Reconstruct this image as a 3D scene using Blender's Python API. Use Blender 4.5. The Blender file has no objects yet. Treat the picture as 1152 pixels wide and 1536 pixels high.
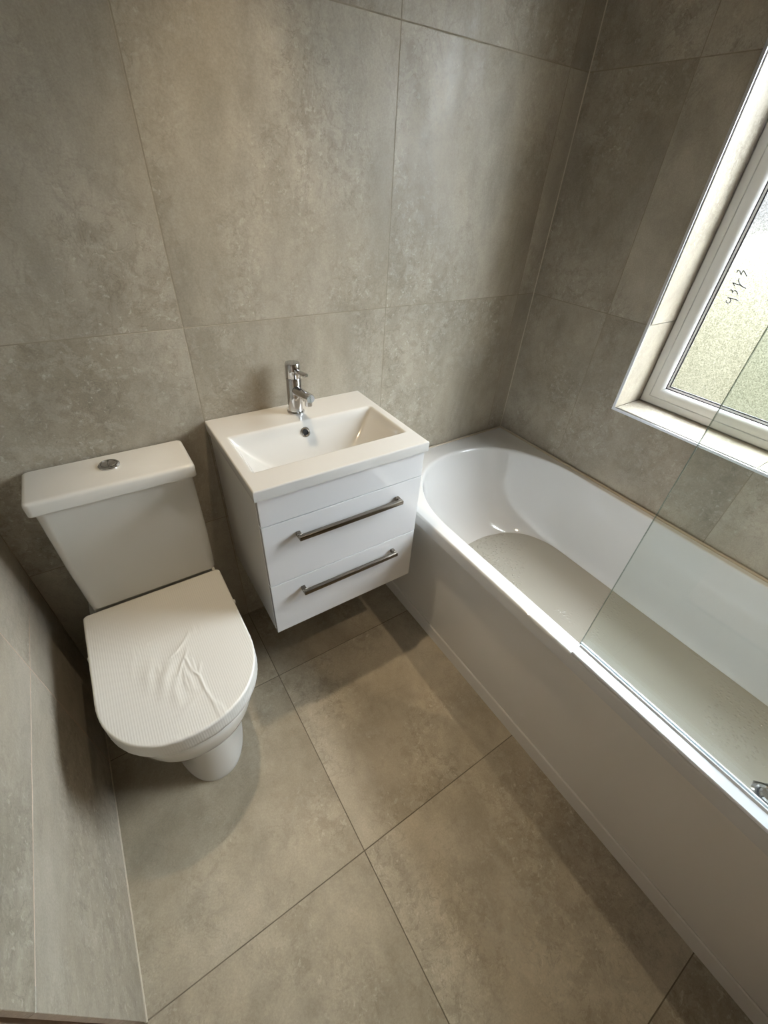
import bpy, bmesh, math, random
from mathutils import Vector, Matrix

random.seed(7)
scene = bpy.context.scene
C = scene.collection

# ------------------------------------------------------------------ camera
CR = ((0.8359454960039485, -0.5458860555954521, 0.0565998411406884),
      (-0.3043136218307851, -0.5468804185278604, -0.7799455284819717),
      (0.45671473293396403, 0.6347678490103535, -0.6232827854062926))
CAM = Vector((-1.4867971339027102, -1.1819979291050347, 1.4437533184131166))
FPX = 632.13
cam_d = bpy.data.cameras.new('camera')
cam_d.sensor_fit = 'HORIZONTAL'
cam_d.sensor_width = 36.0
cam_d.lens = FPX / 1152 * 36.0
cam_d.clip_start = 0.02
cam = bpy.data.objects.new('camera', cam_d)
C.objects.link(cam)
r, d, f = (Vector(v) for v in CR)
cam.matrix_world = Matrix(((r.x, -d.x, -f.x, CAM.x), (r.y, -d.y, -f.y, CAM.y),
                           (r.z, -d.z, -f.z, CAM.z), (0, 0, 0, 1)))
scene.camera = cam


def pixel_on(u, v, axis, val):
    """point where the photo's pixel ray meets an axis-aligned plane"""
    dv = Vector(((u - 576) / FPX, (v - 768) / FPX, 1))
    w = r * dv.x + d * dv.y + f * dv.z
    t = (val - CAM[axis]) / w[axis]
    return CAM + w * t


# ------------------------------------------------------------------ world, light, exposure
SKY = 116.0                       # zenith of a CIE overcast sky: L = zenith * (1 + 2 sin(elevation)) / 3
world = bpy.data.worlds.new('overcast_sky')
scene.world = world
world.use_nodes = True
wn = world.node_tree
bg = wn.nodes['Background']
bg.inputs[0].default_value = (0.905, 0.955, 1.06, 1)
wt = wn.nodes.new('ShaderNodeTexCoord')
wx = wn.nodes.new('ShaderNodeSeparateXYZ')
wn.links.new(wt.outputs['Generated'], wx.inputs[0])
wc = wn.nodes.new('ShaderNodeClamp')
wn.links.new(wx.outputs['Z'], wc.inputs[0])
wm = wn.nodes.new('ShaderNodeMath')
wm.operation = 'MULTIPLY_ADD'
wm.inputs[1].default_value, wm.inputs[2].default_value = SKY * 2 / 3, SKY / 3
wn.links.new(wc.outputs[0], wm.inputs[0])
wn.links.new(wm.outputs[0], bg.inputs[1])
LAMP_A = (-0.42, -1.30)
LAMP_B = (-1.10, -0.27)
LAMP_W = 15.0
scene.view_settings.view_transform = 'Standard'
scene.view_settings.look = 'None'
scene.view_settings.exposure = 0.0
scene.view_settings.gamma = 1.0
scene.view_settings.use_curve_mapping = False

# room numbers (metres): back wall y = 0, window wall x = 0, floor z = 0
XL, YF, ZC = -1.832, -1.735, 2.30
YT = -0.930                       # where the tiling of the left wall stops
XJ = (-1.287, -0.687, -0.087)     # back wall / floor joints
YJ = (-0.324, -0.928, -1.532)
ZJ = (0.518, 1.121, 1.718)
WY0, WY1, WZ0, WZ1 = -0.474, -1.40, 0.845, 2.02     # window opening
FX = 0.150                        # window frame face
GAP, TT = 0.0020, 0.010           # joint width, tile thickness

# portal that guides the sampling of the sky through the window opening
pd = bpy.data.lights.new('window_portal', 'AREA')
pd.shape = 'RECTANGLE'
pd.size, pd.size_y = WZ1 - WZ0, WY0 - WY1
pd.cycles.is_portal = True
po = bpy.data.objects.new('window_portal', pd)
C.objects.link(po)
po.location = (0.26, (WY0 + WY1) / 2, (WZ0 + WZ1) / 2)
po.rotation_euler = (0, math.pi / 2, 0)


# ------------------------------------------------------------------ materials
class NT:
    def __init__(self, name):
        self.m = bpy.data.materials.new(name)
        self.m.use_nodes = True
        self.t = self.m.node_tree
        self.b = self.t.nodes['Principled BSDF']
        self.out = self.t.nodes['Material Output']

    def n(self, kind, **kw):
        x = self.t.nodes.new(kind)
        for k, v in kw.items():
            if k.startswith('i_'):
                key = k[2:]
                x.inputs[int(key) if key.isdigit() else key.replace('_', ' ')].default_value = v
            else:
                setattr(x, k, v)
        return x

    def l(self, a, b):
        self.t.links.new(a, b)

    def ramp(self, src, stops):
        x = self.n('ShaderNodeValToRGB')
        e = x.color_ramp.elements
        while len(e) > 1:
            e.remove(e[-1])
        e[0].position, e[0].color = stops[0]
        for p, c in stops[1:]:
            k = e.new(p)
            k.color = c
        self.l(src, x.inputs[0])
        return x

    def mix(self, fac, a, b, mode='MIX'):
        x = self.n('ShaderNodeMix', data_type='RGBA', blend_type=mode)
        for s, v in ((0, fac), (6, a), (7, b)):
            if hasattr(v, 'is_linked') or hasattr(v, 'links'):
                self.l(v, x.inputs[s])
            else:
                x.inputs[s].default_value = v
        return x.outputs[2]


def g(v):
    return (v, v, v, 1)


def plain(name, col, rough=0.4, metal=0.0, coat=0.0, spec=0.5):
    n = NT(name)
    n.b.inputs['Base Color'].default_value = (*col, 1)
    n.b.inputs['Roughness'].default_value = rough
    n.b.inputs['Metallic'].default_value = metal
    n.b.inputs['Coat Weight'].default_value = coat
    n.b.inputs['Coat Roughness'].default_value = 0.03
    n.b.inputs['Specular IOR Level'].default_value = spec
    return n


def stone(name, stretch, tint=(1, 1, 1), rough=0.42):
    """greige travertine-look porcelain; every tile takes its own offset"""
    n = NT(name)
    tc = n.n('ShaderNodeTexCoord')
    oi = n.n('ShaderNodeObjectInfo')
    off = n.n('ShaderNodeVectorMath', operation='SCALE')
    cmb = n.n('ShaderNodeCombineXYZ', i_0=37.0, i_1=91.0, i_2=53.0)
    n.l(cmb.outputs[0], off.inputs[0])
    n.l(oi.outputs['Random'], off.inputs['Scale'])
    add = n.n('ShaderNodeVectorMath', operation='ADD')
    n.l(tc.outputs['Object'], add.inputs[0])
    n.l(off.outputs[0], add.inputs[1])
    mp = n.n('ShaderNodeMapping')
    mp.inputs['Scale'].default_value = stretch
    n.l(add.outputs[0], mp.inputs[0])
    P = mp.outputs[0]

    def noise(scale, detail=4, rg=0.6, dist=0.0, src=P):
        x = n.n('ShaderNodeTexNoise', i_Scale=scale, i_Detail=detail, i_Roughness=rg, i_Distortion=dist)
        n.l(src, x.inputs['Vector'])
        return x.outputs['Fac']
    Q = add.outputs[0]
    big = n.ramp(noise(2.4, 10, 0.60, 0.15), [(0.34, (.258, .224, .170, 1)), (0.5, (.325, .288, .228, 1)), (0.66, (.392, .355, .292, 1))])
    cloud = n.ramp(noise(7.5, 10, 0.66, 0.25), [(0.35, g(0.82)), (0.5, g(1.0)), (0.65, g(1.14))])
    col = n.mix(1.0, big.outputs[0], cloud.outputs[0], 'MULTIPLY')
    # crumbly patches, flecks, pits and squiggles gather where a slow noise is high
    area = n.ramp(noise(3.6, 5, 0.55, 0.1), [(0.44, g(0.12)), (0.60, g(1))])

    def layer(col, fac, k, tone, masked=True):
        src = fac
        if masked:
            m1 = n.n('ShaderNodeMath', operation='MULTIPLY')
            n.l(area.outputs[0], m1.inputs[0]); n.l(fac, m1.inputs[1])
            src = m1.outputs[0]
        m2 = n.n('ShaderNodeMath', operation='MULTIPLY', i_1=k)
        n.l(src, m2.inputs[0])
        return n.mix(m2.outputs[0], col, (*tone, 1))
    crumb = n.ramp(noise(24, 9, 0.72, 0.35, Q), [(0.51, g(0)), (0.56, g(1))])
    col = layer(col, crumb.outputs[0], 0.30, (.46, .424, .358))
    dark = n.ramp(noise(30, 8, 0.72, 0.4, Q), [(0.43, g(1)), (0.475, g(0))])
    col = layer(col, dark.outputs[0], 0.30, (.150, .124, .088))
    sq = n.ramp(noise(13, 6, 0.62, 0.9, Q), [(0.488, g(0)), (0.5, g(1)), (0.512, g(0))])
    col = layer(col, sq.outputs[0], 0.42, (.130, .106, .075))
    fl = n.ramp(noise(70, 4, 0.62, 0.5, Q), [(0.60, g(0)), (0.67, g(1))])
    col = layer(col, fl.outputs[0], 0.50, (.54, .505, .44))
    ve = n.ramp(noise(3.8, 7, 0.62, 0.4), [(0.4885, g(0)), (0.5, g(1)), (0.505, g(0))])
    col = layer(col, ve.outputs[0], 0.20, (.150, .124, .088), False)
    grain = n.ramp(noise(260, 3, 0.7, 0, Q), [(0.3, g(0.88)), (0.7, g(1.10))])
    col = n.mix(1.0, col, grain.outputs[0], 'MULTIPLY')
    # each tile a touch lighter or darker than its neighbour
    sh = n.n('ShaderNodeMapRange', i_3=0.94, i_4=1.05)
    n.l(oi.outputs['Random'], sh.inputs[0])
    col = n.mix(1.0, col, sh.outputs[0], 'MULTIPLY')
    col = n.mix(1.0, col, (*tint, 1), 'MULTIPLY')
    n.l(col, n.b.inputs['Base Color'])
    rr = n.ramp(noise(12, 4), [(0.3, g(rough - 0.06)), (0.7, g(rough + 0.1))])
    n.l(rr.outputs[0], n.b.inputs['Roughness'])
    bp = n.n('ShaderNodeBump', i_Strength=0.22, i_Distance=0.002)
    n.l(noise(40, 6, 0.7, 0.6, add.outputs[0]), bp.inputs['Height'])
    n.l(bp.outputs[0], n.b.inputs['Normal'])
    return n.m


M = {}
M['stone_back'] = stone('porcelain_back', (1.0, 1.0, 0.48))
M['stone_right'] = stone('porcelain_right', (1.0, 1.0, 0.8))
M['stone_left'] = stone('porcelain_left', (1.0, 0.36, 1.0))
M['stone_floor'] = stone('porcelain_floor', (1.0, 0.8, 1.0), tint=(1.15, 1.13, 1.08), rough=0.40)


def grout_mat(name, col):
    n = plain(name, col, 0.85)
    nz = n.n('ShaderNodeTexNoise', i_Scale=90.0, i_Detail=4.0)
    rp = n.ramp(nz.outputs[0], [(0.3, (*[c * 0.82 for c in col], 1)), (0.7, (*[min(1, c * 1.12) for c in col], 1))])
    n.l(rp.outputs[0], n.b.inputs['Base Color'])
    return n.m


M['grout'] = grout_mat('grout_beige', (.26, .225, .17))
M['grout_light'] = grout_mat('grout_pale', (.52, .46, .37))
M['grout_floor'] = grout_mat('grout_floor', (.15, .125, .09))
M['plaster'] = grout_mat('bare_plaster', (.56, .42, .33))
M['skim'] = grout_mat('brown_skim_coat', (.30, .24, .19))
M['paint'] = grout_mat('ceiling_plaster', (.50, .46, .42))
M['ceramic'] = plain('white_ceramic', (.61, .605, .585), 0.10, coat=0.6).m
M['ceramic_warm'] = plain('toilet_ceramic', (.64, .63, .595), 0.12, coat=0.5).m
M['acrylic'] = plain('white_acrylic', (.60, .605, .605), 0.07, coat=0.6).m
M['panel'] = plain('gloss_bath_panel', (.70, .68, .64), 0.16, coat=0.4).m
M['gloss'] = plain('gloss_white_lacquer', (.70, .71, .73), 0.05, coat=1.0).m
M['carcass'] = plain('cabinet_side_white', (.70, .69, .665), 0.22, coat=0.4).m
M['gap'] = plain('shadow_gap_board', (.06, .055, .05), 0.8).m
M['upvc'] = plain('white_upvc', (.80, .81, .81), 0.25).m
M['gasket'] = plain('black_rubber_gasket', (.02, .02, .03), 0.5).m
M['chrome'] = plain('polished_chrome', (.60, .60, .61), 0.05, 1.0).m
M['nickel'] = plain('brushed_nickel', (.22, .195, .165), 0.22, 1.0).m
M['hole'] = plain('dark_hole', (.006, .006, .006), 0.9).m
M['trim'] = plain('satin_aluminium_trim', (.62, .64, .68), 0.28, 0.55).m
M['sealant'] = plain('beige_sealant', (.42, .36, .28), 0.35).m
M['strip'] = plain('white_seal_strip', (.80, .83, .90), 0.18, coat=0.3).m
M['plastic'] = plain('white_plastic', (.68, .68, .66), 0.3).m
M['adhesive'] = plain('tile_adhesive', (.30, .28, .25), 0.95).m
M['ink'] = plain('black_marker_ink', (.05, .05, .05), 0.6).m
M['door'] = plain('oak_door_stain', (.26, .18, .11), 0.4).m


def film_mat():
    n = plain('ribbed_foam_film', (.67, .66, .625), 0.34, spec=0.45)
    tc = n.n('ShaderNodeTexCoord')
    wv = n.n('ShaderNodeTexWave', wave_type='BANDS', bands_direction='X', i_Scale=57.0, i_Distortion=0.2, i_Detail=1.0)
    wv.inputs['Detail Scale'].default_value = 0.4
    n.l(tc.outputs['Object'], wv.inputs['Vector'])
    b = n.n('ShaderNodeBump', i_Strength=0.15, i_Distance=0.0010)
    n.l(wv.outputs[0], b.inputs['Height'])
    n.l(b.outputs[0], n.b.inputs['Normal'])
    return n.m


M['film'] = film_mat()


def schlick(n, r0=0.04):
    """two-sided mirror share of a glass face"""
    lw = n.n('ShaderNodeLayerWeight', i_Blend=0.5)
    pw = n.n('ShaderNodeMath', operation='POWER', i_1=5.0)
    n.l(lw.outputs['Facing'], pw.inputs[0])
    ma = n.n('ShaderNodeMath', operation='MULTIPLY_ADD', i_1=1 - r0, i_2=r0)
    n.l(pw.outputs[0], ma.inputs[0])
    return ma.outputs[0]


def glass_mat():
    """clear toughened screen: thin sheet that passes light and mirrors a little"""
    n = NT('clear_screen_glass')
    tr = n.n('ShaderNodeBsdfTransparent', i_Color=(.945, .972, .962, 1))
    gl = n.n('ShaderNodeBsdfGlossy', i_Color=(1, 1, 1, 1), i_Roughness=0.02)
    fr = schlick(n)
    mx = n.n('ShaderNodeMixShader')
    n.l(fr, mx.inputs[0])
    n.l(tr.outputs[0], mx.inputs[1])
    n.l(gl.outputs[0], mx.inputs[2])
    n.l(mx.outputs[0], n.out.inputs[0])
    return n.m


M['glass'] = glass_mat()
M['glass_edge'] = plain('green_glass_edge', (.22, .29, .26), 0.1, coat=1.0).m


def frosted_mat():
    """obscured glazing: part passes straight, part is scattered forward"""
    n = NT('frosted_obscure_glass')
    tc = n.n('ShaderNodeTexCoord')
    nz = n.n('ShaderNodeTexNoise', i_Scale=300.0, i_Detail=2.0, i_Roughness=0.6)
    n.l(tc.outputs['Object'], nz.inputs['Vector'])
    rp = n.ramp(nz.outputs[0], [(0.34, (.50, .51, .48, 1)), (0.52, (.80, .82, .80, 1)), (0.68, (1.0, 1.0, 1.0, 1))])
    tr = n.n('ShaderNodeBsdfTransparent')
    n.l(rp.outputs[0], tr.inputs[0])
    rf = n.n('ShaderNodeBsdfRefraction', i_IOR=1.05, i_Roughness=0.75)
    n.l(rp.outputs[0], rf.inputs[0])
    mx = n.n('ShaderNodeMixShader', i_0=0.35)
    n.l(tr.outputs[0], mx.inputs[1])
    n.l(rf.outputs[0], mx.inputs[2])
    gl = n.n('ShaderNodeBsdfGlossy', i_Roughness=0.15)
    fr = schlick(n)
    m2 = n.n('ShaderNodeMixShader')
    n.l(fr, m2.inputs[0])
    n.l(mx.outputs[0], m2.inputs[1])
    n.l(gl.outputs[0], m2.inputs[2])
    n.l(m2.outputs[0], n.out.inputs[0])
    return n.m


M['frosted'] = frosted_mat()


def leaf_mat(name, a, b, scale):
    n = plain(name, a, 0.8)
    nz = n.n('ShaderNodeTexNoise', i_Scale=scale, i_Detail=4.0)
    rp = n.ramp(nz.outputs[0], [(0.35, (*a, 1)), (0.65, (*b, 1))])
    n.l(rp.outputs[0], n.b.inputs['Base Color'])
    return n.m


M['lawn'] = leaf_mat('dry_lawn', (.0198, .0154, .0064), (.0228, .0180, .0080), 1.2)
M['hedge'] = leaf_mat('pale_hedge', (.0172, .0148, .0038), (.0210, .0178, .0055), 1.5)
M['render'] = leaf_mat('sky_screen_grey', (.0185, .0168, .0152), (.0205, .0186, .0171), 0.8)  # colour of the added screen that covers the low sky


def water_mat():
    """thin film of cloudy rinse water"""
    n = plain('cloudy_water', (.385, .375, .335), 0.06, coat=0.3)
    tc = n.n('ShaderNodeTexCoord')
    vo = n.n('ShaderNodeTexVoronoi', i_Scale=85.0)
    n.l(tc.outputs['Object'], vo.inputs['Vector'])
    rp = n.ramp(vo.outputs[0], [(0.05, g(1)), (0.45, g(0))])
    ms = n.n('ShaderNodeTexNoise', i_Scale=3.2, i_Detail=3.0)
    n.l(tc.outputs['Object'], ms.inputs['Vector'])
    mr = n.ramp(ms.outputs[0], [(0.50, g(0)), (0.60, g(1))])
    mu = n.n('ShaderNodeMath', operation='MULTIPLY')
    n.l(rp.outputs[0], mu.inputs[0]); n.l(mr.outputs[0], mu.inputs[1])
    b = n.n('ShaderNodeBump', i_Strength=0.9, i_Distance=0.003)
    n.l(mu.outputs[0], b.inputs['Height'])
    n.l(b.outputs[0], n.b.inputs['Normal'])
    return n.m


M['water'] = water_mat()


# ------------------------------------------------------------------ helpers
def obj(name, bm, mat, parent=None, smooth=None, loc=(0, 0, 0)):
    me = bpy.data.meshes.new(name)
    bmesh.ops.recalc_face_normals(bm, faces=bm.faces[:])
    bm.to_mesh(me)
    bm.free()
    me.materials.append(M[mat] if isinstance(mat, str) else mat)
    if smooth is not None:
        me.polygons.foreach_set('use_smooth', [True] * len(me.polygons))
        me.set_sharp_from_angle(angle=math.radians(smooth))
    o = bpy.data.objects.new(name, me)
    C.objects.link(o)
    o.location = loc
    o.parent = parent
    return o


def local(o):
    """move a parented mesh, given in world numbers, under its parent's origin"""
    if o.parent:
        o.location = Vector(o.location) - o.parent.location
    return o


def part(name, bm, mat, parent, smooth=None):
    return local_child(obj(name, bm, mat, parent, smooth))


def local_child(o):
    p, w = o.parent, Vector((0, 0, 0))
    while p:
        w += p.location
        p = p.parent
    o.location = -w
    return o


def thing(name, label, cat, loc, group=None):
    o = bpy.data.objects.new(name, None)
    C.objects.link(o)
    o.location = loc
    o.empty_display_size = 0.05
    o['label'], o['category'] = label, cat
    if group:
        o['group'] = group
    return o


def add_box(bm, a, b, bev=0.0, seg=2):
    lo = [min(a[i], b[i]) for i in range(3)]
    hi = [max(a[i], b[i]) for i in range(3)]
    vs = [bm.verts.new((x, y, z)) for x in (lo[0], hi[0]) for y in (lo[1], hi[1]) for z in (lo[2], hi[2])]
    fs = [bm.faces.new([vs[i] for i in q]) for q in
          ((0, 1, 3, 2), (4, 6, 7, 5), (0, 4, 5, 1), (2, 3, 7, 6), (0, 2, 6, 4), (1, 5, 7, 3))]
    if bev:
        es = list({e for f_ in fs for e in f_.edges})
        bmesh.ops.bevel(bm, geom=es, offset=bev, segments=seg, profile=0.6, affect='EDGES')
    return bm


def box(a, b, bev=0.0, seg=2):
    return add_box(bmesh.new(), a, b, bev, seg)


def add_rings(bm, rings, cap0=True, cap1=True, closed=True):
    vr = [[bm.verts.new(p) for p in rg] for rg in rings]
    n = len(vr[0])
    for a, b in zip(vr, vr[1:]):
        for i in range(n if closed else n - 1):
            j = (i + 1) % n
            bm.faces.new((a[i], a[j], b[j], b[i]))
    if cap0:
        bm.faces.new(vr[0])
    if cap1:
        bm.faces.new(vr[-1])
    return bm


def add_lathe(bm, prof, centre, axis=Vector((0, 0, 1)), n=40):
    """prof: list of (radius, height along axis)"""
    ax = Vector(axis).normalized()
    u = ax.orthogonal().normalized()
    w = ax.cross(u)
    c = Vector(centre)
    rings = [[c + ax * h + (u * math.cos(2 * math.pi * k / n) + w * math.sin(2 * math.pi * k / n)) * rr
              for k in range(n)] for rr, h in prof]
    return add_rings(bm, rings)


def add_tube(bm, pts, rad, n=12, cap=True):
    pts = [Vector(p) for p in pts]
    rings = []
    for i, p in enumerate(pts):
        t = (pts[min(i + 1, len(pts) - 1)] - pts[max(i - 1, 0)]).normalized()
        up = Vector((0, 0, 1)) if abs(t.z) < 0.9 else Vector((1, 0, 0))
        u = t.cross(up).normalized()
        w = t.cross(u)
        rr = rad[i] if isinstance(rad, (list, tuple)) else rad
        rings.append([p + (u * math.cos(2 * math.pi * k / n) + w * math.sin(2 * math.pi * k / n)) * rr for k in range(n)])
    return add_rings(bm, rings, cap, cap)


# ------------------------------------------------------------------ the room shell and its tiles
_cache = {}


def tile_piece(parent, plane, rect, notch=None, mat='stone_back', face=0.0, name='tile'):
    """one tile: rect = (a0, a1, b0, b1) inside its joints on 'x'/'y'/'z' planes; notch = opening cut out"""
    a0, a1, b0, b1 = rect
    h = GAP / 2
    a0, a1, b0, b1 = min(a0, a1) + h, max(a0, a1) - h, min(b0, b1) + h, max(b0, b1) - h
    if a1 - a0 < 0.004 or b1 - b0 < 0.004:
        return None
    pts = [(a0, b0), (a1, b0), (a1, b1), (a0, b1)]
    if notch:
        n0, n1, m0, m1 = min(notch[:2]), max(notch[:2]), min(notch[2:]), max(notch[2:])
        if n0 < a1 and n1 > a0 and m0 < b1 and m1 > b0:
            A0, A1, B0, B1 = max(n0, a0), min(n1, a1), max(m0, b0), min(m1, b1)
            fa, fb = (A0 <= a0, A1 >= a1), (B0 <= b0, B1 >= b1)
            if all(fa) and all(fb):
                return None
            if all(fa):
                pts = [(a0, b0), (a1, b0), (a1, B0), (a0, B0)] if fb[1] else [(a0, B1), (a1, B1), (a1, b1), (a0, b1)]
            elif all(fb):
                pts = [(a0, b0), (A0, b0), (A0, b1), (a0, b1)] if fa[1] else [(A1, b0), (a1, b0), (a1, b1), (A1, b1)]
            elif fa[1] and fb[1]:
                pts = [(a0, b0), (a1, b0), (a1, B0), (A0, B0), (A0, b1), (a0, b1)]
            elif fa[0] and fb[1]:
                pts = [(a0, b0), (a1, b0), (a1, b1), (A1, b1), (A1, B0), (a0, B0)]
            elif fa[1] and fb[0]:
                pts = [(a0, b0), (A0, b0), (A0, B1), (a1, B1), (a1, b1), (a0, b1)]
            else:
                pts = [(A1, b0), (a1, b0), (a1, b1), (a0, b1), (a0, B1), (A1, B1)]
    ca, cb = sum(p[0] for p in pts) / len(pts), sum(p[1] for p in pts) / len(pts)
    rel = tuple((round(p[0] - ca, 5), round(p[1] - cb, 5)) for p in pts)
    key = (plane, rel, mat)
    sgn = {'-y': -1, '-x': -1, '+x': 1, '+z': 1, '+y': 1, '-z': -1}[plane]
    ax = plane[1]

    def to3(a, b, n):
        return {'y': (a, n, b), 'x': (n, a, b), 'z': (a, b, n)}[ax]
    if key not in _cache:
        bm = bmesh.new()
        lo = [bm.verts.new(to3(a, b, -sgn * TT)) for a, b in rel]
        hi = [bm.verts.new(to3(a, b, 0)) for a, b in rel]
        k = len(rel)
        bm.faces.new(lo)
        top = bm.faces.new(hi)
        for i in range(k):
            j = (i + 1) % k
            bm.faces.new((lo[i], lo[j], hi[j], hi[i]))
        bmesh.ops.bevel(bm, geom=list(top.edges), offset=0.0006, segments=1, affect='EDGES')
        bmesh.ops.recalc_face_normals(bm, faces=bm.faces[:])
        me = bpy.data.meshes.new(name)
        bm.to_mesh(me)
        bm.free()
        me.materials.append(M[mat])
        _cache[key] = me
    o = bpy.data.objects.new(name, _cache[key])
    C.objects.link(o)
    o.parent = parent
    o.location = to3(ca, cb, face)
    return o


def structure(name, bm, mat):
    o = obj(name, bm, mat)
    o['kind'] = 'structure'
    return o


def labelled(o, label):
    o['label'] = label
    return o


B = 0.0003                              # grout sits this far behind the tile faces
floor = structure('floor', box((XL - 0.25, 0.25, -0.12), (0.36, YF - 0.2, -B)), 'grout_floor')
wall_back = structure('wall_back', box((XL - 0.25, B, -0.002), (0.36, 0.25, ZC)), 'grout')
wall_left = structure('wall_left', add_box(box((XL - 0.020, -0.0, -0.002), (XL - 0.25, YF - 0.2, ZC)),
                                           (XL - 0.021, 0.0, -0.001), (XL - B, YT + 0.03, ZC)), 'plaster')
wb = bmesh.new()
for lo, hi in (((B, 0.002, -0.002), (0.36, WY0 + 0.009, ZC)), ((B, WY1 - 0.009, -0.002), (0.36, YF - 0.2, ZC)),
               ((B, WY0 + 0.009, -0.002), (0.36, WY1 - 0.009, WZ0 - 0.009)),
               ((B, WY0 + 0.009, WZ1 + 0.009), (0.36, WY1 - 0.009, ZC))):
    add_box(wb, lo, hi)
wall_right = structure('wall_right', wb, 'grout')
wall_front = structure('wall_front', box((XL - 0.02, YF, -0.002), (0.0016, YF - 0.2, ZC)), 'skim')
ceiling = structure('ceiling', box((XL - 0.25, 0.25, ZC), (0.36, YF - 0.2, ZC + 0.15)), 'paint')
labelled(wall_back, 'back wall clad in large greige stone-look tiles')
labelled(wall_left, 'left wall, tiled as far as a raw tile edge, bare plaster beyond')
labelled(wall_right, 'tiled wall with the window over the bath')
labelled(wall_front, 'bare plaster wall with the wooden door')
labelled(floor, 'floor of large beige stone-look tiles')
labelled(ceiling, 'plain plastered ceiling')

xs = [XL] + list(XJ) + [0.0]
ys = [0.0] + list(YJ) + [YF]
zs = [0.0] + list(ZJ) + [ZC]
for i in range(len(xs) - 1):
    for k in range(len(zs) - 1):
        tile_piece(wall_back, '-y', (xs[i], xs[i + 1], zs[k], zs[k + 1]), mat='stone_back')
for i in range(len(ys) - 1):
    for k in range(len(zs) - 1):
        tile_piece(wall_right, '-x', (ys[i], ys[i + 1], zs[k], zs[k + 1]), (WY0, WY1, WZ0, WZ1), mat='stone_right')
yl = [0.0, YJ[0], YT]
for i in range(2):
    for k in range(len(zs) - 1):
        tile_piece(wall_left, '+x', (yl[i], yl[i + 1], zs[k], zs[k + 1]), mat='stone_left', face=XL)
fx = [XL, XJ[0], XJ[1], 0.0]
for i in range(3):
    for k in range(len(ys) - 1):
        tile_piece(floor, '+z', (fx[i], fx[i + 1], ys[k], ys[k + 1]), mat='stone_floor')
# window reveal tiles: sill, both jambs, head
for k in range(len(zs) - 1):
    z0, z1 = max(zs[k], WZ0), min(zs[k + 1], WZ1)
    if z1 > z0 + 0.01:
        tile_piece(wall_right, '-y', (0.004, 0.33, z0, z1), mat='stone_right', face=WY0)
        tile_piece(wall_right, '+y', (0.004, 0.33, z0, z1), mat='stone_right', face=WY1)
for i in range(len(ys) - 1):
    y0, y1 = min(ys[i], WY0), max(ys[i + 1], WY1)
    if y0 > y1 + 0.01:
        tile_piece(wall_right, '+z', (0.004, 0.33, y1, y0), mat='stone_right', face=WZ0)
        tile_piece(wall_right, '-z', (0.004, 0.33, y1, y0), mat='stone_right', face=WZ1)
# metal tile-edge trim round the opening
tw = 0.009
for a, b in (((-0.0025, WY0 + tw, WZ0 - tw), (0.006, WY1 - tw, WZ0)), ((-0.0025, WY0 + tw, WZ1), (0.006, WY1 - tw, WZ1 + tw)),
             ((-0.0025, WY0 + tw, WZ0), (0.006, WY0, WZ1)), ((-0.0025, WY1, WZ0), (0.006, WY1 - tw, WZ1))):
    e = obj('edge_trim', box(a, b, 0.001), 'trim', wall_right)
    e['label'] = 'silvery tile edge trim of the window opening'
# adhesive dabs behind the raw edge of the left wall's tiling
for zc in (0.07, 0.19, 0.27, 0.40, 0.46, 0.62, 0.75, 0.93):
    bm = bmesh.new()
    bmesh.ops.create_icosphere(bm, subdivisions=2, radius=1)
    for v in bm.verts:
        v.co = Vector((XL - 0.0155, YT + 0.022, zc)) + Vector((v.co.x * 0.006, v.co.y * random.uniform(.014, .018), v.co.z * random.uniform(.012, .022)))
    obj('adhesive_dab', bm, 'adhesive', wall_left, 60)


def trim(n, pts, rad, mat, label):
    o = obj('trim_%d' % n, add_tube(bmesh.new(), pts, rad, 8), mat, None, 60)
    o['kind'] = 'structure'
    o['label'] = label


trim(1, [(-0.0004, -0.0004, 0.0), (-0.0004, -0.0004, ZC - 0.001)], 0.0022, 'grout_light', 'pale grout line in the corner by the window wall')
trim(2, [(XL + 0.0004, -0.0004, 0.0), (XL + 0.0004, -0.0004, ZC - 0.001)], 0.0018, 'grout', 'grout line in the corner behind the toilet')
trim(3, [(XL + 0.0004, -0.002, 0.0004), (XL + 0.0004, YT, 0.0004)], 0.0024, 'grout_light', 'pale grout line along the foot of the left wall')
trim(4, [(XL + 0.002, -0.0004, 0.0004), (-0.002, -0.0004, 0.0004)], 0.002, 'grout', 'grout line along the foot of the back wall')

# door in the front wall, behind the photographer
dr = thing('door_1', 'stained wooden panelled door in the bare plaster wall', 'door', (-1.30, YF + 0.02, 0))
del dr['category']
dr['kind'] = 'structure'
leaf = part('door_leaf', box((-1.67, YF + 0.004, 0.006), (-0.93, YF + 0.030, 1.98), 0.002), 'door', dr)
for z0, z1 in ((0.18, 0.85), (1.05, 1.80)):
    for x0, x1 in ((-1.57, -1.34), (-1.26, -1.03)):
        part('door_panel', box((x0, YF + 0.028, z0), (x1, YF + 0.036, z1), 0.006), 'door', leaf)
part('door_frame', add_box(add_box(box((-1.74, YF + 0.001, 0.002), (-1.675, YF + 0.034, 2.05)),
     (-0.925, YF + 0.001, 0.002), (-0.86, YF + 0.034, 2.05)), (-1.675, YF + 0.001, 1.985), (-0.925, YF + 0.034, 2.05)), 'door', dr)
hb = bmesh.new()
add_lathe(hb, [(0.024, 0), (0.024, 0.006), (0.009, 0.008), (0.009, 0.045), (0.0, 0.046)], (-0.985, YF + 0.030, 1.0), (0, 1, 0), 20)
add_tube(hb, [(-0.985, YF + 0.070, 1.0), (-1.09, YF + 0.070, 1.0)], 0.009)
part('door_handle', hb, 'chrome', dr, 40)

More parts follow.
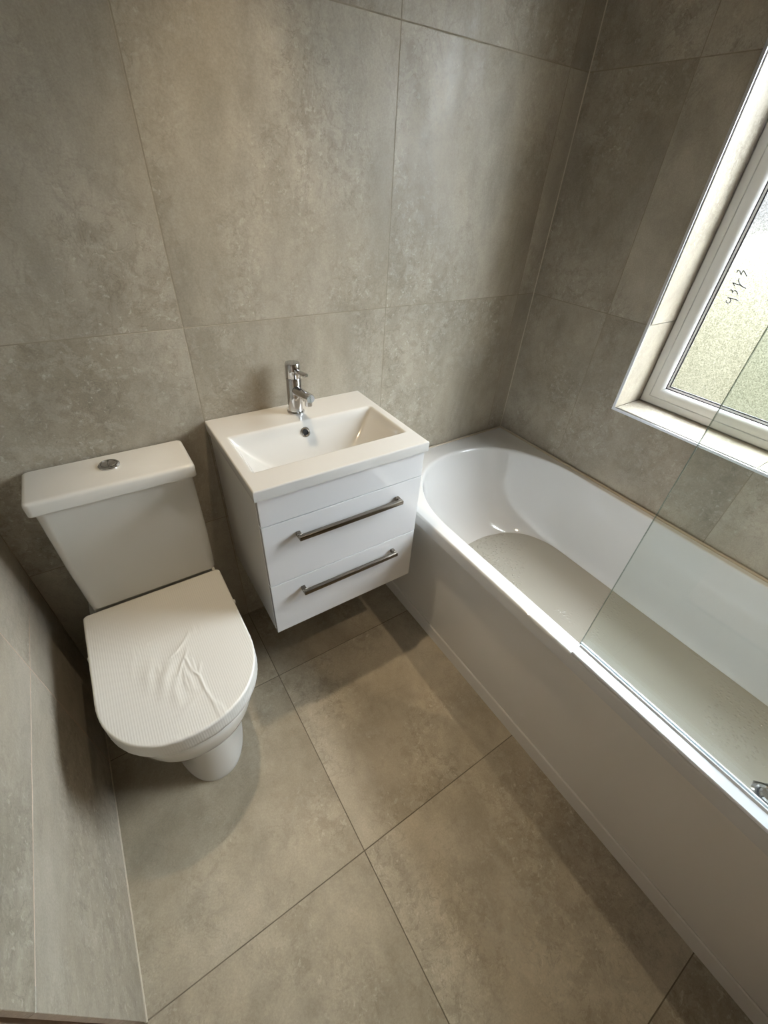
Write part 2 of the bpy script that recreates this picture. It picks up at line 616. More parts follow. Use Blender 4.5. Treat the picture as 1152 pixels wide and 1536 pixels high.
# ------------------------------------------------------------------ window
win = bpy.data.objects.new('window_1', None)
C.objects.link(win)
win.location = (FX, (WY0 + WY1) / 2, WZ0)
win['kind'] = 'structure'
win['label'] = 'white plastic window with frosted glass above the bath'
SZ = WZ0 + 0.0


def frame_loop(inner0, inner1, x0, x1, o0, bev=0.0):
    """rectangular frame between opening insets o0 (outer) and inner; mitred prism with profile points (inset, x)"""
    bm = bmesh.new()
    rings = []
    for ins, x in bev:
        y0, y1, z0, z1 = WY0 - ins, WY1 + ins, WZ0 + ins, WZ1 - ins
        rings.append([(x, y0, z0), (x, y1, z0), (x, y1, z1), (x, y0, z1)])
    # faces between successive profile rings, closed round the profile
    vr = [[bm.verts.new(p) for p in rg] for rg in rings]
    k = len(vr)
    for i in range(k):
        a, b = vr[i], vr[(i + 1) % k]
        for j in range(4):
            m = (j + 1) % 4
            bm.faces.new((a[j], a[m], b[m], b[j]))
    return bm


part('frame', frame_loop(0, 0, 0, 0, 0, [(0.002, FX + 0.004), (0.006, FX), (0.028, FX), (0.030, FX + 0.003), (0.030, FX + 0.06), (0.002, FX + 0.06)]), 'upvc', win, 30)
part('sash', frame_loop(0, 0, 0, 0, 0, [(0.0305, FX + 0.004), (0.032, FX - 0.002), (0.040, FX - 0.003), (0.052, FX + 0.002), (0.060, FX + 0.009), (0.064, FX + 0.016), (0.064, FX + 0.05), (0.0305, FX + 0.05)]), 'upvc', win, 50)
part('gasket', frame_loop(0, 0, 0, 0, 0, [(0.0640, FX + 0.0165), (0.0665, FX + 0.0175), (0.0665, FX + 0.024), (0.0640, FX + 0.024)]), 'gasket', win)
part('glazing_bead', frame_loop(0, 0, 0, 0, 0, [(0.0668, FX + 0.0178), (0.0715, FX + 0.0205), (0.0715, FX + 0.024), (0.0668, FX + 0.024)]), 'upvc', win)
part('gasket', frame_loop(0, 0, 0, 0, 0, [(0.0716, FX + 0.0206), (0.0750, FX + 0.0220), (0.0750, FX + 0.024), (0.0716, FX + 0.024)]), 'gasket', win)
PX = FX + 0.0245
pane = part('pane', box((PX, WY0 - 0.062, WZ0 + 0.062), (PX + 0.004, WY1 + 0.062, WZ1 - 0.062)), 'frosted', win)
pane['label'] = 'frosted glass pane with handwritten marks'
# the pen marks: traced strokes laid on the glass
marks = [
    [(372, 880), (366, 910), (400, 936), (436, 920), (456, 880), (440, 842), (398, 832), (480, 848), (550, 868), (602, 896)],
    [(435, 700), (450, 682), (475, 690), (492, 718), (480, 746), (497, 710), (530, 695), (562, 714), (580, 748), (580, 780)],
    [(528, 610), (490, 548), (560, 575), (640, 602), (690, 635), (738, 656)],
    [(608, 465), (598, 505), (612, 552), (640, 602)],
    [(568, 362), (580, 326), (600, 310), (628, 338), (650, 405), (655, 380), (668, 350), (692, 320), (722, 362), (756, 432)],
    [(1140, 885), (1150, 887)],
]
ib = bmesh.new()
for st in marks:
    pts = [pixel_on(1060 + a / 12.52, 380 + b / 12.52, 0, PX - 0.0006) for a, b in st]
    for p, q in zip(pts, pts[1:]):
        add_tube(ib, [p, q], 0.0015, 6)
hw = part('handwriting', ib, 'ink', pane)
hw['label'] = 'handwritten black figures on the frosted pane'

# the garden outside
lawn = obj('lawn', box((0.5, 12, -0.6), (16, -16, -0.4)), 'lawn')
lawn['label'], lawn['category'] = 'dry yellowish lawn outside the frosted window', 'lawn'
bm = bmesh.new()
bmesh.ops.create_grid(bm, x_segments=60, y_segments=12, size=1)
for v in bm.verts:
    y, t = v.co.x * 9 - 2, (v.co.y + 1) / 2 * math.pi
    w = 0.06 * math.sin(y * 3.1) + 0.05 * math.sin(y * 7.3 + 1)
    v.co = Vector((4.6 - 0.55 * math.cos(t) + w, y, -0.4 + (1.55 + w) * math.sin(t) ** 0.6))
hedge = obj('hedge', bm, 'hedge', None, 70)
hedge['label'], hedge['category'] = 'long clipped pale green hedge beyond the lawn', 'hedge'

gf = thing('sky_screen', 'added grey panel screen behind the hedge, hiding bright sky from the pane', 'sky screen', (7.0, -2, -0.4))  # added behind the hedge so the upper pane does not show bare sky
for k in range(10):
    y = 6.6 - 1.75 * k
    part('sky_screen_panel', box((7.0, y, -0.399), (7.05, y - 1.65, 2.05), 0.01), 'render', gf)
    part('sky_screen_post', box((6.97, y - 1.655, -0.399), (7.08, y - 1.745, 2.12), 0.01), 'render', gf)

# ------------------------------------------------------------------ ceiling downlights
def downlight(x, y, cone, label):
    t = thing('ceiling_downlight', label, 'downlight', (x, y, ZC), 'recessed ceiling downlights')
    bm = bmesh.new()
    add_lathe(bm, [(0.030, -0.001), (0.031, -0.006), (0.042, -0.006), (0.044, -0.001)], (x, y, ZC), (0, 0, 1), 32)
    part('bezel', bm, 'chrome', t, 40)
    bm = bmesh.new()
    add_lathe(bm, [(0.0285, -0.0005), (0.0285, -0.003), (0.0, -0.0032)], (x, y, ZC), (0, 0, 1), 24)
    n = NT('warm_led_lens')
    n.b.inputs['Emission Color'].default_value = (1, .85, .62, 1)
    n.b.inputs['Emission Strength'].default_value = 4
    part('lens', bm, n.m, t, 40)
    ld = bpy.data.lights.new('led', 'SPOT')
    ld.energy = LAMP_W * math.pi
    ld.color = (1.0, .80, .54)
    ld.spot_size = math.radians(cone)
    ld.spot_blend = 0.85
    ld.shadow_soft_size = 0.022
    lo = bpy.data.objects.new('led', ld)
    C.objects.link(lo)
    lo.parent = t
    lo.location = (0, 0, -0.012)
    return t


downlight(*LAMP_A, 76, 'round recessed downlight in the ceiling over the bath side')
downlight(*LAMP_B, 58, 'round recessed downlight in the ceiling above the wash basin')

# ------------------------------------------------------------------ bath
RZ = 0.555
bath = thing('bath', 'white acrylic bathtub with rounded end under the frosted window', 'bathtub', (-0.37, -0.85, 0))
OX0, OX1, OY0, OY1 = -0.740, -0.0015, -0.0015, -1.705
ccx, ccy = -0.362, -0.85


def opening(t, shrink=0.0, fl=None):
    """point of the opening outline, t in 0..1; blends to the floor outline by shrink"""
    def outline(x0, x1, y0, y1, b0, b1, e0, e1):
        cx, a = (x0 + x1) / 2, (x1 - x0) / 2
        ang = 2 * math.pi * t
        cs, sn = math.cos(ang), math.sin(ang)
        e, b = (e0, b0) if sn >= 0 else (e1, b1)
        px = cx + a * math.copysign(abs(cs) ** (2 / e), cs)
        py = (y0 - b) if sn >= 0 else (y1 + b)
        return Vector((px, py + b * math.copysign(abs(sn) ** (2 / e), sn), 0))
    A = outline(-0.690, -0.034, -0.090, -1.610, 0.38, 0.24, 2.25, 2.8)
    Fq = outline(-0.600, -0.088, -0.318, -1.500, 0.24, 0.16, 2.3, 3.0)
    return A.lerp(Fq, shrink)


N = 176
ts = []
for k in range(N):
    ts.append((k + 0.5) / N)


def to_rect(p, x0, x1, y1, y0):
    """push the outline point out to the rectangle: sides go sideways, ends spread to the corners"""
    dx, dy = p.x - ccx, p.y - ccy
    s = min(((x1 - ccx) / dx if dx > 0 else (x0 - ccx) / dx) if abs(dx) > 1e-9 else 1e9,
            ((y0 - ccy) / dy if dy > 0 else (y1 - ccy) / dy) if abs(dy) > 1e-9 else 1e9)
    return Vector((ccx + dx * s, ccy + dy * s, 0))


# snap the nearest outline samples to the four corners so that the rim stays square
outer = [to_rect(opening(t), OX0, OX1, OY1, OY0) for t in ts]
for cxy in ((OX0, OY0), (OX1, OY0), (OX0, OY1), (OX1, OY1)):
    i = min(range(N), key=lambda q: (outer[q].x - cxy[0]) ** 2 + (outer[q].y - cxy[1]) ** 2)
    outer[i] = Vector((*cxy, 0))
rings = []


def inset(p, q):
    return Vector((p.x + math.copysign(q, ccx - p.x) * (1 if abs(p.x - OX0) < 1e-4 or abs(p.x - OX1) < 1e-4 else 0),
                   p.y + math.copysign(q, ccy - p.y) * (1 if abs(p.y - OY0) < 1e-4 or abs(p.y - OY1) < 1e-4 else 0), 0))


FLZ = 0.225
for sh, z in ((0.85, FLZ - 0.008), (0.6, FLZ + 0.06), (0.3, RZ - 0.20), (0.02, RZ - 0.030)):
    rings.append([(opening(t, sh) * 1.0 + Vector((math.copysign(0.006, opening(t, sh).x - ccx), math.copysign(0.006, opening(t, sh).y - ccy), z))) for t in ts])
for q, z in ((0.010, RZ - 0.030), (0.010, RZ - 0.044), (0.0, RZ - 0.044), (0.0, RZ - 0.008), (0.0010, RZ - 0.0035), (0.0035, RZ - 0.0008), (0.006, RZ), (0.008, RZ)):
    rings.append([inset(p, q) + Vector((0, 0, z)) for p in outer])
for sh, z in ((-0.066, RZ), (-0.060, RZ), (-0.035, RZ - 0.0008), (-0.012, RZ - 0.0035), (0.003, RZ - 0.0085), (0.02, RZ - 0.018)):
    rings.append([opening(t, sh) + Vector((0, 0, z)) for t in ts])
prof = ((0.06, .085), (.14, .20), (.24, .36), (.36, .53), (.48, .68), (.60, .80), (.72, .885), (.82, .94), (.91, .975), (.97, .992), (1.0, 1.0))
for sh, zz in prof:
    rings.append([opening(t, sh) + Vector((0, 0, RZ - 0.018 - (RZ - 0.018 - FLZ) * zz)) for t in ts])
for k in (0.8, 0.5, 0.2):
    rings.append([Vector((ccx + (opening(t, 1).x - ccx) * k + 0.018 * (1 - k), -0.91 + (opening(t, 1).y + 0.91) * k, FLZ - 0.003 * (1 - k))) for t in ts])
part('bath_shell', add_rings(bmesh.new(), rings, True, True), 'acrylic', bath, 50)
sb = bmesh.new()
add_tube(sb, [(-0.0075, -0.008, RZ), (-0.0075, OY1, RZ)], 0.0060, 8)
add_tube(sb, [(-0.0075, -0.0065, RZ), (OX0 + 0.01, -0.0065, RZ)], 0.0050, 8)
part('sealant_bead', sb, 'sealant', bath, 60)['label'] = 'beige sealant bead between bath and tiles'
wbm = bmesh.new()
add_lathe(wbm, [(0.036, 0.0), (0.036, 0.004), (0.030, 0.007), (0.024, 0.004), (0.024, 0.0)], (-0.372, -1.438, FLZ + 0.001), (0, 0, 1), 32)
ws = part('waste', wbm, 'chrome', bath, 40)
wp = bmesh.new()
add_lathe(wp, [(0.021, 0.003), (0.021, 0.012), (0.017, 0.016), (0.0, 0.017)], (-0.372, -1.438, FLZ + 0.001), (0, 0, 1), 32)
part('plug', wp, 'chrome', ws, 40)
obm = bmesh.new()
# puddle: cloudy rinse water left on the bath floor
bm = bmesh.new()
pr = []
for t in ts:
    w = 0.955 + 0.006 * math.sin(t * 40) + 0.004 * math.sin(t * 97 + 1)
    q = opening(t, w)
    pr.append(Vector((q.x, q.y, FLZ + 0.0075)))
dc = Vector((-0.372, -1.438, FLZ + 0.0085))
inn = [dc + Vector((p.x - dc.x, p.y - dc.y, 0)).normalized() * 0.040 for p in pr]
bot = [Vector((p.x, p.y, FLZ + 0.0065)) for p in pr]
mid = [[Vector((q.x + (p.x - q.x) * k, q.y + (p.y - q.y) * k, FLZ + 0.0085)) for p, q in zip(pr, inn)] for k in (0.985, 0.7, 0.4, 0.15, 0.0)]
add_rings(bm, [bot, pr] + mid + [[Vector((q.x, q.y, FLZ + 0.0065)) for q in inn], bot], False, False)
pud = obj('puddle', bm, 'water', None, 40)
pud['label'], pud['category'] = 'shallow cloudy rinse water lying on the bottom of the bath', 'puddle'

# bath panel
bp_ = part('panel', box((-0.702, -0.003, 0.058), (-0.690, OY1, RZ - 0.046), 0.001), 'panel', bath)
bp_['label'] = 'glossy white front panel below the rim'
pb = bmesh.new()
# plinth strip: leans out a little at the foot
pts = [(-0.7035, 0.0575), (-0.706, 0.054), (-0.7085, 0.0006), (-0.690, 0.0006), (-0.690, 0.0575)]
add_rings(pb, [[Vector((x, y, z)) for x, z in pts] for y in (-0.003, OY1)])
part('plinth_strip', pb, 'panel', bp_)

# ------------------------------------------------------------------ bath screen
GX = -0.700
GY0, GY1, GZ0, GZ1 = -0.962, -1.690, RZ + 0.006, 2.0
scr = thing('bath_screen', 'clear frameless glass bath screen standing on the bath rim', 'bath screen', (GX, -1.33, RZ))
part('glass_panel', box((GX - 0.0025, GY0 - 0.0012, GZ0), (GX + 0.0025, GY1, GZ1)), 'glass', scr)
part('glass_edge', box((GX - 0.0025, GY0, GZ0), (GX + 0.0025, GY0 - 0.0011, GZ1)), 'glass_edge', scr)['label'] = 'dark green polished edge of the glass'
sp = bmesh.new()
pts = [(-0.7375, RZ + 0.0008), (-0.7375, RZ + 0.0055), (-0.7355, RZ + 0.0075), (-0.710, RZ + 0.0085), (-0.7060, RZ + 0.0125), (-0.7035, RZ + 0.0125), (-0.7035, RZ + 0.0008)]
add_rings(sp, [[Vector((x, y, z)) for x, z in pts] for y in (-0.966, -1.69)])
part('seal_strip', sp, 'strip', scr)['label'] = 'white plastic seal strip along the foot of the glass'
sp = bmesh.new()
pts = [(-0.6968, RZ + 0.0006), (-0.6968, RZ + 0.011), (-0.6938, RZ + 0.011), (-0.6915, RZ + 0.0006)]
add_rings(sp, [[Vector((x, y, z)) for x, z in pts] for y in (-0.963, -1.69)])
part('inner_seal', sp, 'strip', scr)
part('wall_profile', box((GX - 0.012, -1.691, RZ + 0.004), (GX + 0.012, YF + 0.001, 2.0), 0.002), 'chrome', scr)

# ------------------------------------------------------------------ vanity unit
VX0, VX1, VY = -1.281, -0.790, -0.372
van = thing('vanity_unit', 'wall-hung gloss white vanity unit with two drawers under the basin', 'vanity unit', ((VX0 + VX1) / 2, -0.19, 0.335))
vb = bmesh.new()
t_ = 0.016
add_box(vb, (VX0, -0.002, 0.335), (VX0 + t_, VY, 0.8395), 0.0008, 1)
add_box(vb, (VX1 - t_, -0.002, 0.335), (VX1, VY, 0.8395), 0.0008, 1)
add_box(vb, (VX0 + t_, -0.004, 0.336), (VX1 - t_, VY, 0.352))
add_box(vb, (VX0 + t_, -0.004, 0.352), (VX1 - t_, -0.012, 0.8395))
part('carcass', vb, 'carcass', van)
FY = -0.390
part('fascia', box((VX0, VY - 0.001, 0.7565), (VX1, FY, 0.8385), 0.0012), 'gloss', van)
for z0, z1, hz in ((0.5415, 0.7535, 0.7035), (0.335, 0.5385, 0.4925)):
    db = box((VX0, VY - 0.001, z0), (VX1, FY, z1), 0.0012)
    add_box(db, (VX0 + 0.03, VY - 0.001, z0 + 0.03), (VX1 - 0.03, -0.06, z1 - 0.03))
    dw = part('drawer', db, 'gloss', van)
    hb = box((-1.195, -0.4195, hz - 0.0065), (-0.870, -0.4065, hz + 0.0065), 0.0022)
    for x0, x1 in ((-1.195, -1.183), (-0.882, -0.870)):
        add_box(hb, (x0, -0.4073, hz - 0.006), (x1, FY - 0.0002, hz + 0.006), 0.001, 1)
    hd = part('handle', hb, 'nickel', dw, 40)
    hd['label'] = 'long brushed steel bar handle'

# ------------------------------------------------------------------ basin
bas = thing('wash_basin', 'white ceramic wash basin on top of the vanity unit', 'wash basin', (-1.035, -0.195, 0.84))
BX0, BX1, BY0, BY1, BZ = -1.288, -0.782, -0.0022, -0.396, 0.870
IX0, IX1, IY0, IY1 = -1.264, -0.806, -0.121, -0.320


def sstep(v):
    v = max(0.0, min(1.0, v))
    return v * v * (3 - 2 * v)


def smin(vals, k=0.10):
    m = min(vals)
    return m - k * math.log(sum(math.exp(-(v - m) / k) for v in vals)) + k * math.log(1.0)


def basin_z(x, y):
    u0, u1 = (x - IX0), (IX1 - x)
    v0, v1 = (IY0 - y), (y - IY1)
    dmin = min(u0, u1, v0, v1)
    if dmin <= 0:
        return BZ
    # sides fall as long ramps, front and back as short steep walls
    side = 0.112 * (1 - (1 - min(1, min(u0, u1) / 0.195)) ** 2.1)
    back = 0.118 * (1 - (1 - min(1, v0 / 0.115)) ** 1.8)
    front = 0.118 * (1 - (1 - min(1, v1 / 0.055)) ** 2.2)
    k = 0.006
    vals = (side, back, front, 0.106)
    m = min(vals)
    dep = m - k * math.log(sum(math.exp(-(v - m) / k) for v in vals)) + k * math.log(1.6)
    ease = sstep(dmin / 0.016)
    return BZ - max(0.0, dep) * ease


NX, NY = 150, 120
bb = bmesh.new()


def line(a, b, n, keys):
    base = [a + (b - a) * i / (n - 1) for i in range(n)]
    return base


gx = [BX0 + (BX1 - BX0) * i / (NX - 1) for i in range(NX)]
gy = [BY0 + (BY1 - BY0) * i / (NY - 1) for i in range(NY)]
rb = 0.004


def rim_xyz(x, y):
    """top surface with a softened outer arris"""
    e = min(x - BX0, BX1 - x, y - BY1)
    z = basin_z(x, y)
    if e < rb:
        z -= rb - math.sqrt(max(0, rb * rb - (rb - e) ** 2))
    return (x, y, z)


gx = sorted(set(gx + [BX0 + q for q in (0.0008, 0.002, 0.004)] + [BX1 - q for q in (0.0008, 0.002, 0.004)]))
gy = sorted(set(gy + [BY1 + q for q in (0.0008, 0.002, 0.004)]), reverse=True)
gv = [[bb.verts.new(rim_xyz(x, y)) for y in gy] for x in gx]
for i in range(len(gx) - 1):
    for j in range(len(gy) - 1):
        bb.faces.new((gv[i][j], gv[i + 1][j], gv[i + 1][j + 1], gv[i][j + 1]))
# skirt of the rim and the underside of the bowl
per = [gv[i][0] for i in range(len(gx))] + [gv[-1][j] for j in range(1, len(gy))] + \
      [gv[i][-1] for i in range(len(gx) - 2, -1, -1)] + [gv[0][j] for j in range(len(gy) - 2, 0, -1)]
low = [bb.verts.new((v.co.x, v.co.y, 0.8405)) for v in per]
for i in range(len(per)):
    j = (i + 1) % len(per)
    bb.faces.new((per[i], low[i], low[j], per[j]))


def rect_ring(x0, x1, y0, y1, z):
    out = []
    for v in low:
        u = (v.co.x - BX0) / (BX1 - BX0)
        w = (v.co.y - BY0) / (BY1 - BY0)
        out.append(bb.verts.new((x0 + (x1 - x0) * u, y0 + (y1 - y0) * w, z)))
    return out


prev = low
for rg in (rect_ring(-1.262, -0.808, -0.03, -0.368, 0.8405), rect_ring(-1.14, -0.93, -0.12, -0.34, 0.748)):
    for i in range(len(prev)):
        j = (i + 1) % len(prev)
        bb.faces.new((prev[i], rg[i], rg[j], prev[j]))
    prev = rg
bb.faces.new(prev)
part('basin', bb, 'ceramic', bas, 50)
# overflow: chrome ring in the back slope
oy = -0.137
oz = basin_z(-1.041, oy)
nrm = Vector((0, basin_z(-1.041, oy + 0.004) - basin_z(-1.041, oy - 0.004), 0.0))
nrm = Vector((0, -(basin_z(-1.041, oy + 0.004) - basin_z(-1.041, oy - 0.004)) / 0.008, 1)).normalized()
oc = Vector((-1.041, oy, oz))
bm = bmesh.new()
add_lathe(bm, [(0.0086, -0.002), (0.0086, 0.002), (0.0102, 0.0036), (0.0132, 0.0036), (0.0152, 0.0015), (0.0152, -0.002)], oc, nrm, 32)
ov = part('overflow_ring', bm, 'chrome', bas, 40)
bm = bmesh.new()
add_lathe(bm, [(0.0085, -0.0012), (0.0085, 0.0012)], oc, nrm, 24)
part('overflow_hole', bm, 'hole', ov)
bm = bmesh.new()
wz = basin_z(-1.035, -0.235)
add_lathe(bm, [(0.031, 0.0), (0.031, 0.002), (0.026, 0.004), (0.0, 0.005)], (-1.035, -0.235, wz + 0.0005), (0, 0, 1), 32)
part('waste', bm, 'chrome', bas, 40)

# ------------------------------------------------------------------ basin mixer tap
tx, ty, tz = -1.034, -0.060, BZ + 0.0003
tap = thing('mixer_tap', 'chrome single lever mixer tap at the back of the wash basin', 'tap', (tx, ty, tz))
bm = bmesh.new()
add_lathe(bm, [(0.0255, 0), (0.0255, 0.004), (0.0235, 0.0055), (0.0225, 0.007), (0.0215, 0.008), (0.0215, 0.1045), (0.0205, 0.106), (0.0, 0.106)], (tx, ty, tz), n=48)
part('body', bm, 'chrome', tap, 40)
bm = bmesh.new()
add_lathe(bm, [(0.0, 0.1062), (0.0200, 0.1062), (0.0215, 0.108), (0.0215, 0.146), (0.0200, 0.1485), (0.0, 0.149)], (tx, ty, tz), n=48)
cap_ = part('handle_cap', bm, 'chrome', tap, 40)
bm = bmesh.new()
add_tube(bm, [(tx, ty - 0.012, tz + 0.130), (tx, ty - 0.050, tz + 0.1365), (tx, ty - 0.090, tz + 0.143), (tx, ty - 0.0925, tz + 0.1435)], [0.0055, 0.0055, 0.0056, 0.0044], 20)
part('lever', bm, 'chrome', cap_, 40)
bm = bmesh.new()
pts = [(tx, ty - 0.008, tz + 0.072), (tx, ty - 0.05, tz + 0.077), (tx, ty - 0.093, tz + 0.083), (tx, ty - 0.110, tz + 0.0845), (tx, ty - 0.113, tz + 0.0847)]
add_tube(bm, pts, [0.0142, 0.0138, 0.0132, 0.0128, 0.011], 28)
spout = part('spout', bm, 'chrome', tap, 40)
bm = bmesh.new()
add_lathe(bm, [(0.0105, 0.0), (0.0105, 0.018), (0.0085, 0.019), (0.0085, 0.016), (0.0, 0.016)], (tx, ty - 0.097, tz + 0.078), (0, 0.08, -1), 28)
part('aerator', bm, 'chrome', spout, 40)

# ------------------------------------------------------------------ toilet
TX = -1.5545
toi = thing('toilet', 'white close-coupled toilet with film-wrapped lid beside the vanity unit', 'toilet', (TX, -0.33, 0))


def dshape(hw, yb, yf, n=72, e=2.2, straight=0.587, rb_=0.012):
    """D outline: straight back with small corners, straight sides, rounded nose; starts back-right, runs round"""
    L = yb - yf
    b = L * (1 - straight)
    ym = yf + b
    pts = []
    for k in range(6):
        a = math.pi / 2 * k / 5
        pts.append((hw - rb_ + rb_ * math.sin(a), yb - rb_ + rb_ * math.cos(a)))
    for k in range(1, 8):
        pts.append((hw, yb - rb_ + (ym - yb + rb_) * k / 8))
    for k in range(n + 1):
        a = math.pi * k / n
        cs, sn = math.cos(a), math.sin(a)
        pts.append((hw * math.copysign(abs(cs) ** (2 / e), cs), ym - b * abs(sn) ** (2 / e)))
    for k in range(7, 0, -1):
        pts.append((-hw, yb - rb_ + (ym - yb + rb_) * k / 8))
    for k in range(5, -1, -1):
        a = math.pi / 2 * k / 5
        pts.append((-hw + rb_ - rb_ * math.sin(a), yb - rb_ + rb_ * math.cos(a)))
    return pts


def dring(z, hw, yb, yf, **kw):
    return [Vector((TX + x, y, z)) for x, y in dshape(hw, yb, yf, **kw)]


# pan: pedestal, bowl and the shelf that carries the cistern
pan = bmesh.new()
rg = []
for z, hw, yf, st, e in ((0.0005, .110, -.548, .50, 2.3), (0.012, .110, -.548, .50, 2.3), (0.016, .108, -.546, .50, 2.3), (0.10, .105, -.536, .5, 2.3),
                         (0.17, .107, -.532, .5, 2.3), (0.205, .112, -.536, .5, 2.3), (0.235, .125, -.550, .53, 2.25), (0.260, .144, -.572, .57, 2.2),
                         (0.283, .161, -.594, .587, 2.2), (0.305, .172, -.608, .587, 2.2), (0.330, .178, -.6165, .587, 2.2), (0.360, .181, -.621, .587, 2.2),
                         (0.388, .182, -.623, .587, 2.2), (0.3945, .179, -.619, .587, 2.2)):
    rg.append(dring(z, hw, -.004 if z > .3 else -.03, yf, straight=st, e=e))
rg.append(dring(0.3955, .150, -.02, -.580))
part('pan', add_rings(pan, rg), 'ceramic_warm', toi, 50)
# cistern foot block between pan and tank
part('pan_shelf', box((TX - .160, -.004, .394), (TX + .160, -.132, .449), .010, 3), 'ceramic_warm', toi, 40)
# seat ring
sr = bmesh.new()
rg = [dring(.3965, .178, -.158, -.619), dring(.3965, .1815, -.156, -.6225), dring(.399, .183, -.155, -.624),
      dring(.4135, .183, -.155, -.624), dring(.4155, .181, -.156, -.622), dring(.4155, .12, -.22, -.56)]
part('seat', add_rings(sr, rg), 'plastic', toi, 40)
# lid
lb = bmesh.new()
rg = [dring(.4165, .179, -.1505, -.620), dring(.4165, .1825, -.1498, -.6235), dring(.419, .184, -.1495, -.625),
      dring(.4425, .184, -.1495, -.625), dring(.4450, .1825, -.1498, -.6235), dring(.4458, .179, -.1505, -.620)]
lid = part('seat_lid', add_rings(lb, rg), 'plastic', toi, 50)
# film stretched over the lid: ridges traced from the photo, laid in the lid's plane
LZ = .4465
rid = [([(330, 600), (370, 555), (430, 500), (500, 460), (570, 435), (650, 425)], .0012, .004),
       ([(560, 600), (600, 560), (640, 505), (670, 455), (700, 430), (760, 400)], .0016, .0036),
       ([(480, 650), (490, 700)], .0010, .005),
       ([(610, 710), (625, 650), (650, 590), (662, 545)], .0014, .0036),
       ([(655, 610), (700, 690), (738, 715), (770, 790), (820, 870), (860, 945), (900, 1020)], .0018, .0030),
       ([(742, 640), (735, 700)], .0012, .004),
       ([(830, 870), (870, 900), (905, 960), (910, 1010)], .0012, .0038),
       ([(620, 950), (690, 880), (760, 820)], .0013, .008),
       ([(640, 660), (680, 740), (700, 800)], .0012, .006),
       ([(440, 640), (420, 720), (430, 800)], .0022, .013),
       ([(560, 640), (520, 730), (520, 830)], .0032, .014),
       ([(600, 720), (585, 800), (610, 890)], .0020, .011),
       ([(590, 1100), (640, 1150), (680, 1170)], .0010, .005),
       ([(650, 600), (672, 660), (690, 700)], .0010, .003), ([(690, 610), (705, 660), (720, 700)], .0010, .003),
       ([(330, 600), (318, 660), (320, 740)], .0007, .005), ([(640, 690), (650, 750), (672, 800)], .0011, .0035)]
segs = []
for pl, amp, wd in rid:
    pp = [pixel_on(120 + a / 4.114, 840 + b / 4.114, 2, LZ) for a, b in pl]
    for i, (p, q) in enumerate(zip(pp, pp[1:])):
        segs.append((p.x, p.y, q.x, q.y, amp, wd, i))
groups = []
for pl, amp, wd in rid:
    pp = [pixel_on(120 + a / 4.114, 840 + b / 4.114, 2, LZ) for a, b in pl]
    groups.append(([(p.x, p.y) for p in pp], amp, wd))


def wrinkle(x, y):
    h = 0.0
    for pp, amp, wd in groups:
        best, bt = 1e9, 0
        m = len(pp) - 1
        for i in range(m):
            ax_, ay_ = pp[i]
            bx_, by_ = pp[i + 1]
            ex, ey = bx_ - ax_, by_ - ay_
            tt = max(0, min(1, ((x - ax_) * ex + (y - ay_) * ey) / (ex * ex + ey * ey + 1e-12)))
            dd = (x - ax_ - tt * ex) ** 2 + (y - ay_ - tt * ey) ** 2
            if dd < best:
                best, bt = dd, (i + tt) / m
        if best < (3 * wd) ** 2:
            taper = 0.35 + 0.65 * math.sin(math.pi * min(1, max(0, 0.08 + 0.84 * bt)))
            h += amp * taper * math.exp(-best / (wd * wd))
    return h


fb = bmesh.new()
base = dshape(.184, -.1495, -.625, n=150)
cy_ = -.40
rings = []
for k in range(1, 93):
    s = k / 92
    if s < 1:
        rings.append([Vector((TX + x * s, cy_ + (y - cy_) * s, 0)) for x, y in base])
rings = [[Vector((p.x, p.y, LZ + .0004 + max(-.0002, wrinkle(p.x, p.y)))) for p in rgp] for rgp in rings]
rings.append([Vector((TX + x * 1.0005, cy_ + (y - cy_) * 1.0005, LZ - .0012 + .6 * wrinkle(TX + x, y))) for x, y in base])
for z, o_ in ((LZ - .004, 1.006), (LZ - .012, 1.0045), (LZ - .024, 1.006), (LZ - .036, 1.0085), (LZ - .046, 1.0095), (LZ - .0475, 1.004)):
    rings.append([Vector((TX + x * (o_ + .0015 * math.sin(i * 1.7 + z * 900)), cy_ + (y - cy_) * (o_ + .0012 * math.sin(i * 0.9 + z * 500)), z + .0008 * math.sin(i * 0.53))) for i, (x, y) in enumerate(base)])
part('protective_film', add_rings(fb, rings, True, False), 'film', lid, 60)['label'] = 'ribbed wrinkled protective film over the lid'
for sx in (-1, 1):
    bm = bmesh.new()
    add_tube(bm, [(TX + sx * .170, -.285, .425), (TX + sx * .1885, -.285, .425), (TX + sx * .1905, -.285, .425)], [.007, .007, .005], 16)
    part('hinge', bm, 'plastic', toi, 40)


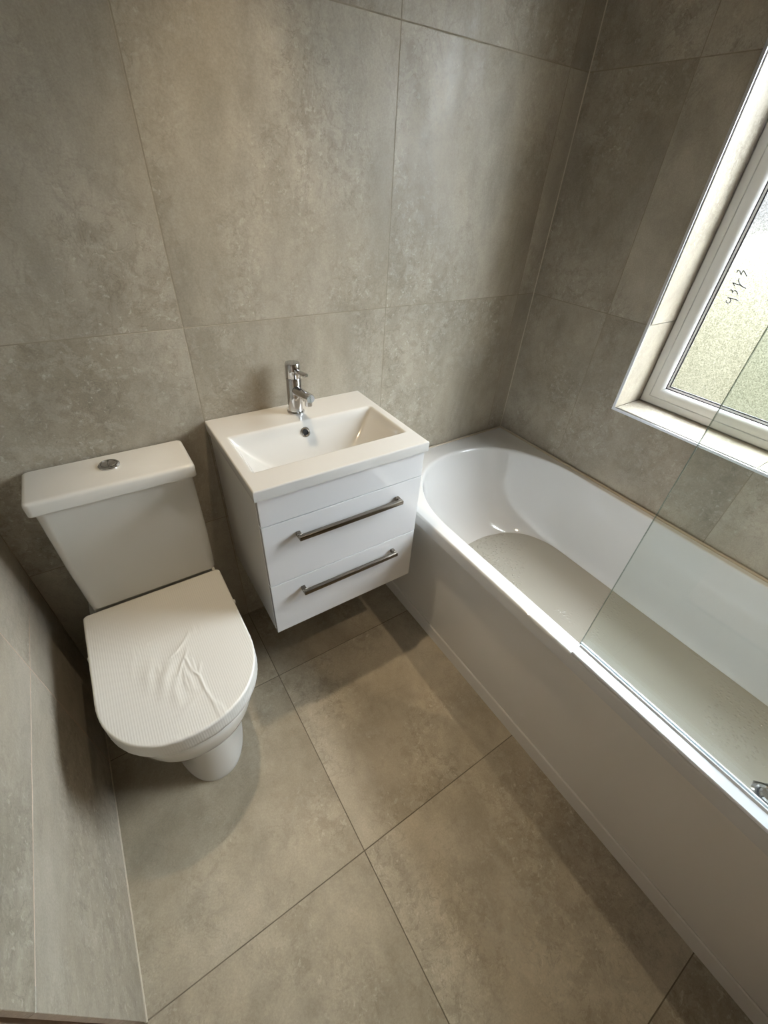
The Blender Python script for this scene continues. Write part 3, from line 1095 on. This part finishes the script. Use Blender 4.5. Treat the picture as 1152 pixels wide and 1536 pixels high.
def rrect(x0, x1, y0, y1, rad, z, n=6, bow=0.0):
    pts = []
    for cx, cy, a0 in ((x1 - rad, y0 - rad, 0), (x0 + rad, y0 - rad, 90), (x0 + rad, y1 + rad, 180), (x1 - rad, y1 + rad, 270)):
        for k in range(n + 1):
            a = math.radians(a0 + 90 * k / n)
            px, py = cx + rad * math.cos(a), cy + rad * math.sin(a)
            pts.append(Vector((px, py, z)))
    # bowed front: subdivide is not needed, corners carry the curve
    return pts


CXL, CXR = -1.7185, -1.3705
cb = bmesh.new()
rg = [rrect(CXL + .010, CXR - .010, -.008, -.140, .020, .4495), rrect(CXL + .004, CXR - .004, -.007, -.146, .022, .453),
      rrect(CXL + .003, CXR - .003, -.007, -.147, .022, .47), rrect(CXL, CXR, -.006, -.150, .022, .60),
      rrect(CXL, CXR, -.006, -.151, .022, .796)]
part('cistern', add_rings(cb, rg), 'ceramic_warm', toi, 40)
cl = bmesh.new()
LX0, LX1 = -1.728, -1.361
rg = [rrect(LX0 + .004, LX1 - .004, -.005, -.156, .012, .7975), rrect(LX0, LX1, -.004, -.160, .014, .8000), rrect(LX0, LX1, -.004, -.160, .014, .8030),
      rrect(LX0, LX1, -.004, -.1595, .014, .8260), rrect(LX0 + .0012, LX1 - .0012, -.0046, -.1578, .0135, .8300),
      rrect(LX0 + .0035, LX1 - .0035, -.006, -.1550, .012, .8326), rrect(LX0 + .007, LX1 - .007, -.009, -.1510, .010, .8338), rrect(LX0 + .010, LX1 - .010, -.012, -.148, .009, .8342)]
part('cistern_lid', add_rings(cl, rg), 'ceramic_warm', toi, 60)
fcx, fcy, fcz = -1.545, -.066, .8343
bm = bmesh.new()
add_lathe(bm, [(.0245, 0), (.0245, .003), (.022, .0055), (.0185, .0055), (.0180, .0035), (0, .0035)], (fcx, fcy, fcz), n=40)
fbn = part('flush_button', bm, 'chrome', toi, 40)
for sgn_, cut in ((-1, -.004), (1, -.002)):
    bm = bmesh.new()
    pts = []
    for k in range(25):
        a = math.radians(-90 + 180 * k / 24)
        pts.append((sgn_ * (.0012 + .0160 * math.cos(a) * (1.0 if sgn_ > 0 else 1.0)), .0160 * math.sin(a)))
    add_rings(bm, [[Vector((fcx + x, fcy + y, fcz + z)) for x, y in pts] for z in (.0034, .0058)] +
              [[Vector((fcx + sgn_ * .006 + (x - sgn_ * .006) * .9, fcy + y * .9, fcz + .0066)) for x, y in pts]])
    part('button_half', bm, 'chrome', fbn, 30)
